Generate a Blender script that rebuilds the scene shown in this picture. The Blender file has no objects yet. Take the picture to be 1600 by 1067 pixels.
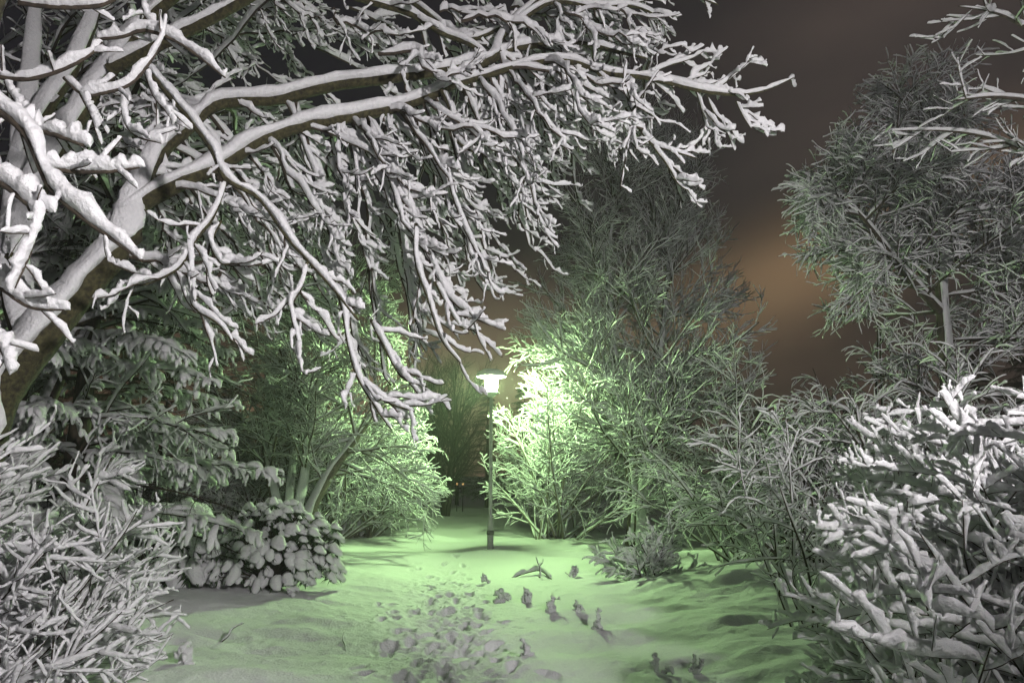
import bpy, math, time
import numpy as np
R = math.radians
rng = np.random.default_rng(11)
scene = bpy.context.scene
COL = scene.collection

# ------------------------------------------------------------------ camera
PITCH = R(11.0); F = 1600 * 24 / 36.0; CZ = 1.6
cs, sn = math.cos(PITCH), math.sin(PITCH)
def P(px, py, Y):
    """world point seen in the photograph at px,py standing Y metres ahead"""
    a = (px - 800.0) / F; b = (533.5 - py) / F
    dy = cs - b * sn; dz = sn + b * cs
    k = Y / dy
    return np.array([a * k, Y, CZ + dz * k])
def G(px, py, z=0.0):
    a = (px - 800.0) / F; b = (533.5 - py) / F
    dy = cs - b * sn; dz = sn + b * cs
    k = (z - CZ) / dz
    return np.array([a * k, dy * k, z])
cam = bpy.data.cameras.new('camera'); cam.lens = 24; cam.sensor_width = 36
cam.clip_start = 0.05; cam.clip_end = 2000
co = bpy.data.objects.new('camera', cam); COL.objects.link(co)
co.location = (0, 0, CZ); co.rotation_euler = (math.pi / 2 + PITCH, 0, 0)
scene.camera = co

# ------------------------------------------------------------------ materials
def new_mat(name):
    m = bpy.data.materials.new(name); m.use_nodes = True
    nt = m.node_tree; b = nt.nodes['Principled BSDF']
    return m, nt, b
def noise(nt, scale, detail=4, rough=.55, coord='Object', sc=None):
    tc = nt.nodes.new('ShaderNodeTexCoord'); n = nt.nodes.new('ShaderNodeTexNoise')
    n.inputs['Scale'].default_value = scale; n.inputs['Detail'].default_value = detail
    n.inputs['Roughness'].default_value = rough
    if sc:
        mp = nt.nodes.new('ShaderNodeMapping'); mp.inputs['Scale'].default_value = sc
        nt.links.new(tc.outputs[coord], mp.inputs[0]); nt.links.new(mp.outputs[0], n.inputs['Vector'])
    else:
        nt.links.new(tc.outputs[coord], n.inputs['Vector'])
    return n
def ramp(nt, src, stops):
    r = nt.nodes.new('ShaderNodeValToRGB'); e = r.color_ramp.elements
    while len(e) < len(stops): e.new(.5)
    for k, (p, c) in enumerate(stops): e[k].position = p; e[k].color = (*c, 1)
    nt.links.new(src, r.inputs[0]); return r
def bump(nt, b, src, strength, dist):
    bp = nt.nodes.new('ShaderNodeBump'); bp.inputs['Strength'].default_value = strength
    bp.inputs['Distance'].default_value = dist
    nt.links.new(src, bp.inputs['Height']); nt.links.new(bp.outputs[0], b.inputs['Normal'])
def mat_simple(name, stops, scale, rough, bs=0, bd=.01, metal=0, sc=None, detail=4):
    m, nt, b = new_mat(name)
    n = noise(nt, scale, detail=detail, sc=sc)
    r = ramp(nt, n.outputs['Fac'], stops); nt.links.new(r.outputs[0], b.inputs['Base Color'])
    b.inputs['Roughness'].default_value = rough; b.inputs['Metallic'].default_value = metal
    if bs: bump(nt, b, n.outputs['Fac'], bs, bd)
    return m
SNOW = mat_simple('fresh_snow', [(.3, (.74, .75, .77)), (.7, (.85, .85, .86))], 34, .65, .9, .022, detail=6)
def add_translucent(m, fac):
    nt = m.node_tree; b = nt.nodes['Principled BSDF']; out = nt.nodes['Material Output']
    tr = nt.nodes.new('ShaderNodeBsdfTranslucent'); tr.inputs['Color'].default_value = (.85, .86, .86, 1)
    mx = nt.nodes.new('ShaderNodeMixShader'); mx.inputs[0].default_value = fac
    nt.links.new(b.outputs[0], mx.inputs[1]); nt.links.new(tr.outputs[0], mx.inputs[2]); nt.links.new(mx.outputs[0], out.inputs['Surface'])
add_translucent(SNOW, .18)
SNOWG = mat_simple('ground_snow', [(.25, (.74, .75, .77)), (.75, (.84, .84, .85))], 46, .7, .6, .02, detail=6)
BARK = mat_simple('dark_bark', [(.3, (.018, .013, .009)), (.6, (.05, .038, .025)), (.8, (.085, .07, .05))], 26, .9, .8, .012, sc=(1, 1, .35))
MOSS = mat_simple('mossy_bark', [(.3, (.012, .010, .006)), (.5, (.035, .032, .012)), (.75, (.075, .07, .03))], 34, .95, .9, .015)
PALE = mat_simple('grey_bark', [(.3, (.06, .05, .04)), (.7, (.17, .15, .12))], 24, .9, .7, .01)
DARKTWIG = mat_simple('bare_twig', [(.3, (.012, .010, .008)), (.7, (.035, .028, .02))], 20, .9)
NEEDLE = mat_simple('conifer_needles', [(.3, (.012, .020, .012)), (.7, (.035, .05, .028))], 9, .75)
LEAF = mat_simple('evergreen_leaf', [(.3, (.02, .04, .018)), (.7, (.05, .085, .035))], 14, .45)
METAL = mat_simple('painted_post', [(.3, (.26, .27, .26)), (.7, (.40, .41, .39))], 18, .45, .15, .003)
ENAMEL = mat_simple('white_enamel', [(.3, (.74, .75, .73)), (.7, (.80, .80, .79))], 12, .35)
CONC = mat_simple('post_collar', [(.3, (.05, .05, .05)), (.7, (.12, .12, .11))], 30, .7)
def mat_glow(name, color, strength):
    m, nt, b = new_mat(name)
    b.inputs['Base Color'].default_value = (.8, .8, .8, 1)
    b.inputs['Emission Color'].default_value = (*color, 1)
    b.inputs['Emission Strength'].default_value = strength
    return m
GREEN_LAMP = mat_glow('lit_green_diffuser', (.60, 1.0, .41), 1900)
WHITE_LAMP = mat_glow('lit_white_diffuser', (1.0, .94, .95), 1950)
FAR_LAMP = mat_glow('lit_amber_head', (1.0, .55, .2), 1.0)

# ------------------------------------------------------------------ mesh helpers
class Geo:
    def __init__(s): s.v = []; s.f = []; s.n = 0
    def add(s, v, f):
        s.v.append(np.asarray(v, np.float32)); s.f.append(np.asarray(f, np.int32) + s.n); s.n += len(v)
    def build(s, name, mat, parent=None, loc=None, smooth=True, flat_quads=None):
        me = bpy.data.meshes.new(name)
        o = bpy.data.objects.new(name, me); COL.objects.link(o)
        if s.n:
            V = np.concatenate(s.v)
            if loc is not None: V = V - np.asarray(loc, np.float32)
            sizes = np.concatenate([np.full(len(f), f.shape[1], np.int32) for f in s.f])
            idx = np.concatenate([f.ravel() for f in s.f])
            me.vertices.add(len(V)); me.vertices.foreach_set('co', V.ravel())
            me.loops.add(len(idx)); me.loops.foreach_set('vertex_index', idx)
            st = np.zeros(len(sizes), np.int32); st[1:] = np.cumsum(sizes)[:-1]
            me.polygons.add(len(sizes)); me.polygons.foreach_set('loop_start', st)
            me.polygons.foreach_set('loop_total', sizes)
            me.polygons.foreach_set('use_smooth', np.full(len(sizes), smooth))
            me.update(calc_edges=True)
        me.materials.append(mat)
        if parent is not None: o.parent = parent
        return o
def tag(o, label=None, cat=None, group=None, kind=None):
    if label: o['label'] = label
    if cat: o['category'] = cat
    if group: o['group'] = group
    if kind: o['kind'] = kind
    return o
def thing(name, label, cat, loc, group=None):
    o = bpy.data.objects.new(name, None); COL.objects.link(o)
    o.empty_display_size = .2; o.location = [float(c) for c in loc]
    return tag(o, label, cat, group)

UPB = np.array([.22, -.30, 1.0]); UPB /= np.linalg.norm(UPB)
def frames(pts):
    t = np.gradient(pts, axis=1); t /= np.linalg.norm(t, axis=2, keepdims=True) + 1e-9
    u = UPB - (t @ UPB)[..., None] * t; u /= np.linalg.norm(u, axis=2, keepdims=True) + 1e-9
    v = np.cross(t, u); return t, u, v
def ring_faces(N, Pn, S):
    i = np.arange(N)[:, None, None] * (Pn * S); k = np.arange(Pn - 1)[None, :, None] * S; s = np.arange(S)[None, None, :]
    a = i + k + s; b = i + k + (s + 1) % S
    return np.stack([a, b, b + S, a + S], -1).reshape(-1, 4)
def tubes(geo, pts, rad, S=5, jit=0.0):
    if len(pts) == 0: return
    N, Pn, _ = pts.shape; t, u, v = frames(pts)
    th = np.arange(S) * 2 * math.pi / S
    rr = rad[:, :, None] * np.ones(S)
    if jit: rr = rr * (1 + jit * rng.standard_normal(rr.shape))
    V = pts[:, :, None, :] + rr[..., None] * (np.cos(th)[None, None, :, None] * u[:, :, None, :] + np.sin(th)[None, None, :, None] * v[:, :, None, :])
    geo.add(V.reshape(-1, 3), ring_faces(N, Pn, S))
def smooth_noise(N, Pn, step):
    K = max(2, int(Pn / step) + 2)
    a = rng.standard_normal((N, K)); x = np.linspace(0, K - 1.001, Pn); i = x.astype(int); f = x - i; f = f * f * (3 - 2 * f)
    return a[:, i] * (1 - f) + a[:, i + 1] * f
def snow(geo, pts, rad, th, S=6, fin=1.0, lump=.3, jit=.06, vert=.3, step=2.0, blunt=False, tear=.28, wid=.27):
    """snow lying on branches: th is the depth on a level branch, fin how much taller than wide"""
    if len(pts) == 0: return
    if blunt:   # close the tip with a rounded cap instead of a long cone
        a, b = pts[:, -2:-1], pts[:, -1:]; dv = b - a; dl = np.linalg.norm(dv, axis=2, keepdims=True); b = a + dv / (dl + 1e-9) * np.maximum(dl * rng.uniform(.35, 1.0, (len(pts), 1, 1)), .75 * np.reshape(th, (-1, 1, 1))); ra, rb = rad[:, -2:-1], rad[:, -1:]
        pts = np.concatenate([pts[:, :-1], a + .55 * (b - a), a + .85 * (b - a), b], 1)
        rad = np.concatenate([rad[:, :-1], ra + .55 * (rb - ra), ra + .85 * (rb - ra), rb], 1)
    N, Pn, _ = pts.shape; t, u, v = frames(pts)
    hor = np.sqrt(np.clip(1 - t[..., 2] ** 2, 0, 1)); w = vert + (1 - vert) * hor
    s = np.linspace(0, 1, Pn)[None, :]
    end = np.sqrt(np.clip(1 - s ** 9, 0, 1)) * np.minimum(1, .06 + s * (Pn - 1) * .94)
    if blunt:
        end = np.ones((1, Pn)); end[0, 0] = .06; end[0, -3:] = (.95, .72, 0)
    if np.ndim(th) == 1: th = th[:, None]
    T = th * w * np.clip(1 + lump * smooth_noise(N, Pn, step), (.12), 2.2) * (.6 + .4 * np.minimum(1, s * 5)) * (1.12 - .35 * s)
    T = T * end + 1e-5; rr = rad * end
    c = pts + u * (rr * .6 + T * .53 * fin)[..., None]
    ru = rr * .4 + T * .56 * fin; rv = rr * .96 + T * wid
    a = np.arange(S) * 2 * math.pi / S + math.pi / S
    J = 1 + jit * rng.standard_normal((N, Pn, S))
    V = c[:, :, None, :] + (ru[..., None] * np.cos(a) * J)[..., None] * u[:, :, None, :] + (rv[..., None] * np.sin(a) * (1 + tear * np.cos(a)) * J)[..., None] * v[:, :, None, :]
    geo.add(V.reshape(-1, 3), ring_faces(N, Pn, S))

def catmull(ctrl, n):
    """resample a control polyline (K,4 : xyz r) smoothly to n points"""
    c = np.asarray(ctrl, float); c = np.vstack([2 * c[0] - c[1], c, 2 * c[-1] - c[-2]])
    K = len(c) - 3; x = np.linspace(0, K - 1e-6, n); i = x.astype(int); f = (x - i)[:, None]
    p0, p1, p2, p3 = c[i], c[i + 1], c[i + 2], c[i + 3]
    q = .5 * (2 * p1 + (p2 - p0) * f + (2 * p0 - 5 * p1 + 4 * p2 - p3) * f ** 2 + (3 * p1 - p0 - 3 * p2 + p3) * f ** 3)
    return q[:, :3], np.maximum(q[:, 3], .002)
def norm(a): return a / (np.linalg.norm(a, axis=-1, keepdims=True) + 1e-9)
def grow(start, d, L, Pn, trop=(0, 0, 0), late=(0, 0, 0), wig=.1):
    N = len(start); pts = np.zeros((N, Pn, 3)); pts[:, 0] = start; d = norm(d); trop = np.asarray(trop, float); late = np.asarray(late, float)
    st = (L / (Pn - 1))[:, None]; k2 = 2.0 / (Pn - 1)
    for k in range(1, Pn):
        s = k / (Pn - 1)
        d = norm(d + trop * k2 * (.4 + .6 * s) + late * k2 * max(0, s - .45) * 2 + wig * rng.standard_normal((N, 3)) * math.sqrt(k2))
        pts[:, k] = pts[:, k - 1] + d * st
    return pts
def sprout(pts, rad, n, t0, t1, ang, flat=1.0, perp_bias=None):
    """n children per parent: returns start, direction, parent radius, t"""
    N, Pn, _ = pts.shape; M = N * n; pi = np.repeat(np.arange(N), n)
    t = t0 + (t1 - t0) * ((np.tile(np.arange(n), N) + rng.random(M)) / n)
    x = t * (Pn - 1); i = np.minimum(x.astype(int), Pn - 2); f = (x - i)[:, None]
    a = pts[pi, i]; b = pts[pi, i + 1]; st = a * (1 - f) + b * f; tn = norm(b - a)
    r = rad[pi, i] * (1 - f[:, 0]) + rad[pi, i + 1] * f[:, 0]
    q = rng.standard_normal((M, 3)); 
    if perp_bias is not None: q = q + np.asarray(perp_bias)
    q = norm(q - (q * tn).sum(1, keepdims=True) * tn); q[:, 2] *= flat; q = norm(q)
    an = np.radians(rng.uniform(ang[0], ang[1], M))[:, None]
    return st, norm(np.cos(an) * tn + np.sin(an) * q), r, t
def taper(r0, Pn, r1=.25, p=1.0):
    s = np.linspace(0, 1, Pn)[None, :] ** p
    return r0[:, None] * (1 - (1 - r1) * s)

# ------------------------------------------------------------------ ground
def sstep(a, b, x):
    t = np.clip((x - a) / (b - a), 0, 1); return t * t * (3 - 2 * t)
def vnoise(x, y, sc, seed):
    """value noise on a lattice"""
    rs = np.random.default_rng(seed); T = rs.standard_normal((64, 64))
    X = x / sc + 1000.3; Y = y / sc + 1000.7
    i = np.floor(X).astype(int); j = np.floor(Y).astype(int); f = X - i; g = Y - j
    f = f * f * (3 - 2 * f); g = g * g * (3 - 2 * g); i0 = i % 64; i1 = (i + 1) % 64; j0 = j % 64; j1 = (j + 1) % 64
    return (T[i0, j0] * (1 - f) + T[i1, j0] * f) * (1 - g) + (T[i0, j1] * (1 - f) + T[i1, j1] * f) * g
def pathx(y): return np.interp(y, [0, 5.8, 9, 15, 25, 40], [-.3, -.45, -.85, -1.25, -1.9, -2.6])
def base_h(x, y):
    h = .055 * vnoise(x, y, 2.3, 1) + .03 * vnoise(x * .6, y * 1.5, .9, 2)
    h = h + .30 * sstep(.7, 3.2, x) * np.exp(-((y - 9.9) / 1.25) ** 2)
    h = h + .16 * sstep(1.0, 3.0, x) * sstep(11, 5, y)
    h = h + .22 * sstep(-1.8, -4.5, x) * np.exp(-((y - 8.6) / 2.4) ** 2)
    h = h - .07 * np.exp(-((x - pathx(y)) / .75) ** 2)
    h = h + .10 * sstep(12, 30, y) * np.abs(vnoise(x, y, 6, 5))
    h = h * sstep(160, 60, np.hypot(x, y)) 
    return h
def hz(x, y): return float(base_h(np.array([float(x)]), np.array([float(y)]))[0])

xs = np.concatenate([-np.geomspace(400, 6.6, 46), np.linspace(-6.5, 6.5, 660), np.geomspace(6.6, 400, 46)])
ys = np.concatenate([np.linspace(-60, 3.9, 50), np.linspace(4.0, 12.0, 470), np.linspace(12.04, 19, 150), np.geomspace(19.2, 500, 90)])
XX, YY = np.meshgrid(xs, ys, indexing='ij')
ZZ = base_h(XX, YY)
near = sstep(16, 9, YY) * sstep(6.4, 5.6, np.abs(XX))
ZZ += near * (.0045 * vnoise(XX, YY, .13, 7) + .0028 * vnoise(XX, YY, .055, 8))
# wind ridges on the right-hand bank
ZZ += near * .030 * sstep(.6, 2.0, XX) * vnoise((XX * .35 + YY * .12), (YY - .28 * XX) , .22, 9)
ZZ += near * .020 * sstep(-1.2, -2.6, XX) * vnoise((XX * .3 - YY * .1), (YY + .3 * XX), .26, 19)
# trampled churn along the path
churn = np.exp(-((XX - pathx(YY)) / .55) ** 2) * sstep(16.5, 12.5, YY)
ZZ += near * churn * (.012 * vnoise(XX, YY, .19, 10) + .011 * vnoise(XX, YY, .085, 12) + .009 * vnoise(XX, YY, .045, 13))
prints = []
rp = np.random.default_rng(5)
for off, y0, y1, stp in [(-.42, 4.9, 13.5, .60), (-.12, 4.6, 15, .66), (.10, 5.2, 14, .57), (.34, 4.8, 11.5, .63), (-.66, 5.0, 9.5, .61), (.02, 5.0, 12, .52)]:
    y = y0 + rp.random() * .4; sd = 1
    while y < y1:
        c = float(pathx(y)) + off + .10 * math.sin(y * 1.1 + off * 9)
        prints.append((c + sd * rp.uniform(.07, .13), y, rp.normal(-.08 - sd * .12, .12), rp.uniform(.12, .145), rp.uniform(.046, .056), rp.uniform(.055, .08)))
        y += stp * rp.uniform(.88, 1.12); sd = -sd
for k in range(40):
    y = 4.6 + 9.0 * rp.random() ** 1.3; prints.append((float(pathx(y)) + rp.normal(0, .5), y, rp.normal(.1, .5), rp.uniform(.08, .14), rp.uniform(.035, .055), rp.uniform(.015, .035)))
for (px, py) in [(757, 958), (745, 972), (766, 982), (747, 946), (750, 934), (733, 917), (700, 962), (690, 948), (722, 975), (640, 1000), (605, 1015), (655, 1040), (610, 935), (800, 1050), (690, 1050), (768, 1005), (816, 1030), (700, 1015), (660, 990)]:
    g = G(px, py); prints.append((g[0], g[1], rp.normal(.1, .25), .14, .058, .07))
for (x, y, a, l, w, dp) in prints:
    i0, i1 = np.searchsorted(xs, [x - .35, x + .35]); j0, j1 = np.searchsorted(ys, [y - .45, y + .45])
    if i1 - i0 < 2 or j1 - j0 < 2: continue
    X = XX[i0:i1, j0:j1] - x; Y = YY[i0:i1, j0:j1] - y
    u = X * math.sin(a) + Y * math.cos(a); v = X * math.cos(a) - Y * math.sin(a)
    r = np.sqrt((u / l) ** 2 + (v / w) ** 2) * (1 + .22 * vnoise(X + x, Y + y, .07, 21))
    ZZ[i0:i1, j0:j1] += -dp * sstep(1.14, .66, r) + dp * .16 * np.exp(-((r - 1.45) / .3) ** 2)
nx, ny = XX.shape
gi = np.arange(nx - 1)[:, None] * ny + np.arange(ny - 1)[None, :]
gg = Geo(); gg.add(np.stack([XX, YY, ZZ], -1).reshape(-1, 3), np.stack([gi, gi + ny, gi + ny + 1, gi + 1], -1).reshape(-1, 4))
tag(gg.build('ground', SNOWG), kind='structure')

# ------------------------------------------------------------------ street lamps
def lathe(geo, prof, S=32, loc=(0, 0, 0), wob=0):
    prof = np.asarray(prof, float); th = np.arange(S) * 2 * math.pi / S
    w = 1 + (wob * (np.sin(3 * th + 1) + .6 * np.sin(5 * th)) if wob else np.zeros(S))
    V = np.stack([prof[:, :1] * np.cos(th) * w, prof[:, :1] * np.sin(th) * w, np.repeat(prof[:, 1:], S, 1)], -1) + np.asarray(loc)
    geo.add(V.reshape(-1, 3), ring_faces(1, len(prof), S))
def street_lamp(label, loc, glow, head=3.42):
    t = thing('street_lamp', label, 'street lamp', loc, None)
    g = Geo(); lathe(g, [(.0, -.2), (.07, -.2), (.07, .55), (.066, .6), (.048, .64), (.044, .66), (.036, head - .1), (.0, head - .1)], 24); g.build('post', METAL, t)
    g = Geo(); lathe(g, [(.072, .30), (.082, .32), (.082, .38), (.072, .40)], 24); g.build('post_collar', CONC, t)
    g = Geo(); lathe(g, [(.0, head - .11), (.06, head - .11), (.16, head - .035), (.186, head - .012), (.18, head - .005), (.0, head - .005)], 32); g.build('lamp_base', METAL, t)  # flared rim added to keep lamp light off the nearby ground
    g = Geo(); lathe(g, [(.0, head), (.125, head), (.15, head + .33), (.0, head + .33)], 32); g.build('diffuser', glow, t)
    g = Geo(); lathe(g, [(.0, head + .335), (.345, head + .345), (.352, head + .36), (.2, head + .42), (.06, head + .455), (.0, head + .46)], 40)
    h = g.build('shade', ENAMEL, t)
    g = Geo(); lathe(g, [(.34, head + .362), (.35, head + .385), (.31, head + .45), (.18, head + .51), (.0, head + .535)], 40, wob=.02); g.build('snow_cap', SNOW, h)
    return t
lp = P(766, 858, 15.4)
street_lamp('tall street lamp with disc shade and bright green white light beside the path', (lp[0], 15.4, hz(lp[0], 15.4)), GREEN_LAMP)
street_lamp('white street lamp with disc shade standing behind the viewer', (2.6, -1.3, 0), WHITE_LAMP, 3.2)

# ------------------------------------------------------------------ generic woody plants
def plant(name, label, cat, base, levels, stems, bark, th, S=(7, 5, 4, 3), sS=(7, 6, 5, 4), fin=1.1, group=None, lump=.3, snow_on=True, vert=.35, crown_name='crown', trunk_lv=1, blunt=True, tvert=None, slump=2.0, jit=.06, keep=None, thin=None, wid=.27):
    """stems: list of (pts(P,3), rad(P)) arrays relative to the world; levels: list of dicts"""
    root = thing(name, label, cat, base, group)
    gt, gc, st, sc_ = Geo(), Geo(), Geo(), Geo()
    cur = stems
    if keep is not None and len(stems) < 3 and name != 'tall_tree': cur = [(p[k], r[k]) for p, r in stems for k in [keep(p)]]
    for lv in range(len(levels) + 1):
        g = gt if lv < trunk_lv else gc; gs = st if lv < trunk_lv else sc_
        si = min(lv, len(S) - 1)
        for (pts, rad) in cur:
            tubes(g, pts, rad, S[si], .04 if lv == 0 else 0)
            if snow_on:
                thk = th[min(lv, len(th) - 1)]
                tk = thk * np.exp(.25 * rng.standard_normal(len(pts)))
                if thin: tk = tk * np.clip(1 - (pts[:, 0, 2] - thin[0]) / thin[1], .25, 1)
                snow(gs, pts, rad, tk, sS[min(lv, len(sS) - 1)], fin, lump, jit=jit, vert=(tvert if lv == 0 and tvert is not None else vert), step=slump, blunt=blunt and lv > 0, wid=wid)
        if lv == len(levels): break
        L = levels[lv]; nxt = []
        for (pts, rad) in cur:
            s0, d, pr, t = sprout(pts, rad, L['n'], L.get('t0', .2), L.get('t1', .97), L['ang'], L.get('flat', 1), L.get('bias'))
            ln = rng.uniform(*L['len'], len(s0)) * (1 - L.get('fall', .4) * t) 
            if 'env' in L: ln *= L['env'](s0)
            q = grow(s0, d, ln, L['P'], L.get('trop', (0, 0, 0)), L.get('late', (0, 0, 0)), L.get('wig', .12))
            if keep is not None:
                ok = keep(q)
                for f in (.75, .55, .38):
                    bad = ~ok
                    if bad.any():
                        q[bad] = q[bad, :1] + (q[bad] - q[bad, :1]) * f / (1 if f == .75 else .75 if f == .55 else .55); ok[bad] = keep(q[bad])
                q, pr, s0 = q[ok], pr[ok], s0[ok]
            rr = np.minimum(L['r'] * (.7 + .6 * rng.random(len(s0))), pr * .8)
            nxt.append((q, taper(rr, L['P'], L.get('r1', .4))))
        cur = nxt
    loc = np.asarray(base, float)
    a = gt.build('trunk', bark, root, loc); c = gc.build(crown_name, bark, root, loc)
    if snow_on:
        st.build('snow_cover', SNOW, a, loc); sc_.build('snow_cover', SNOW, c, loc)
    return root
def project(p):
    d = p - np.array([0, 0, CZ]); f = d[..., 1] * cs + d[..., 2] * sn; up = -d[..., 1] * sn + d[..., 2] * cs
    f = np.maximum(f, .05); return 800 + F * d[..., 0] / f, 533.5 - F * up / f
def open_gap(p):
    """growth keeps clear of the gap over the path where the lamp shows"""
    x, y = project(p)
    l = np.interp(y, [430, 520, 600, 650, 700, 760, 800, 830], [640, 655, 675, 690, 702, 716, 712, 690])
    r = np.interp(y, [430, 500, 540, 580, 622, 626, 645, 700, 760, 800, 830], [862, 812, 802, 792, 786, 766, 752, 742, 732, 742, 752])
    j = rng.exponential(26, (len(x), 1))
    return ~((x > l - j) & (x < r + j) & (y > 430) & (y < 830)).any(1)
def tall_shape(p):
    x, y = project(p)
    l = np.interp(y, [180, 300, 400, 500, 560, 620, 700, 800, 870], [925, 880, 858, 800, 810, 800, 770, 850, 930])
    r = np.interp(y, [180, 330, 400, 500, 560, 700, 870], [1090, 1150, 1222, 1218, 1215, 1240, 1180])
    j = rng.normal(0, 38, (len(x), 2))
    return ((x > l + j[:, :1]) & (x < r + j[:, 1:] - 15)).all(1)
def mound_shape(p):
    x, y = project(p)
    l = np.interp(y, [560, 620, 680, 760, 850, 930, 1067], [1560, 1400, 1285, 1262, 1232, 1190, 1225])
    return ((x > l + rng.normal(0, 24, (len(x), 1))) & (y > 585)).all(1)
def left_shape(p):
    x, y = project(p)
    r = np.interp(y, [560, 640, 740, 830, 920, 980, 1067], [70, 190, 220, 270, 290, 280, 240])
    return ((x < r + rng.normal(0, 18, (len(x), 1))) & (y > 595 + rng.normal(0, 15, (len(x), 1)))).all(1)
def silver_shape(p):
    x, y = project(p)
    l = np.interp(y, [80, 150, 250, 300, 400, 480, 560, 700], [1390, 1345, 1290, 1235, 1250, 1290, 1225, 1225])
    return (x > l + rng.normal(0, 38, (len(x), 1))).all(1)
def fan(base, n, spread, L, r, Pn, trop=(0, 0, 0), late=(0, 0, 0), wig=.08, base_r=.15, lean=(0, 0), az=None):
    st = np.asarray(base, float) + np.c_[rng.normal(0, base_r, (n, 2)), np.full(n, -.1)]
    a = rng.uniform(0, 2 * math.pi, n) if az is None else np.radians(rng.uniform(*az, n))
    e = np.radians(rng.uniform(spread[0], spread[1], n))
    d = np.c_[np.sin(e) * np.cos(a) + lean[0], np.sin(e) * np.sin(a) + lean[1], np.cos(e)]
    ln = rng.uniform(L[0], L[1], n)
    return [(grow(st, d, ln, Pn, trop, late, wig), taper(rng.uniform(r[0], r[1], n), Pn, .25))]
def hand(ctrl, n=24):
    """one stem through photograph points (px,py,Y,r)"""
    c = [np.r_[P(a, b, Y), r] for a, b, Y, r in ctrl]
    p, r = catmull(c, n); return p[None], r[None]

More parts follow.
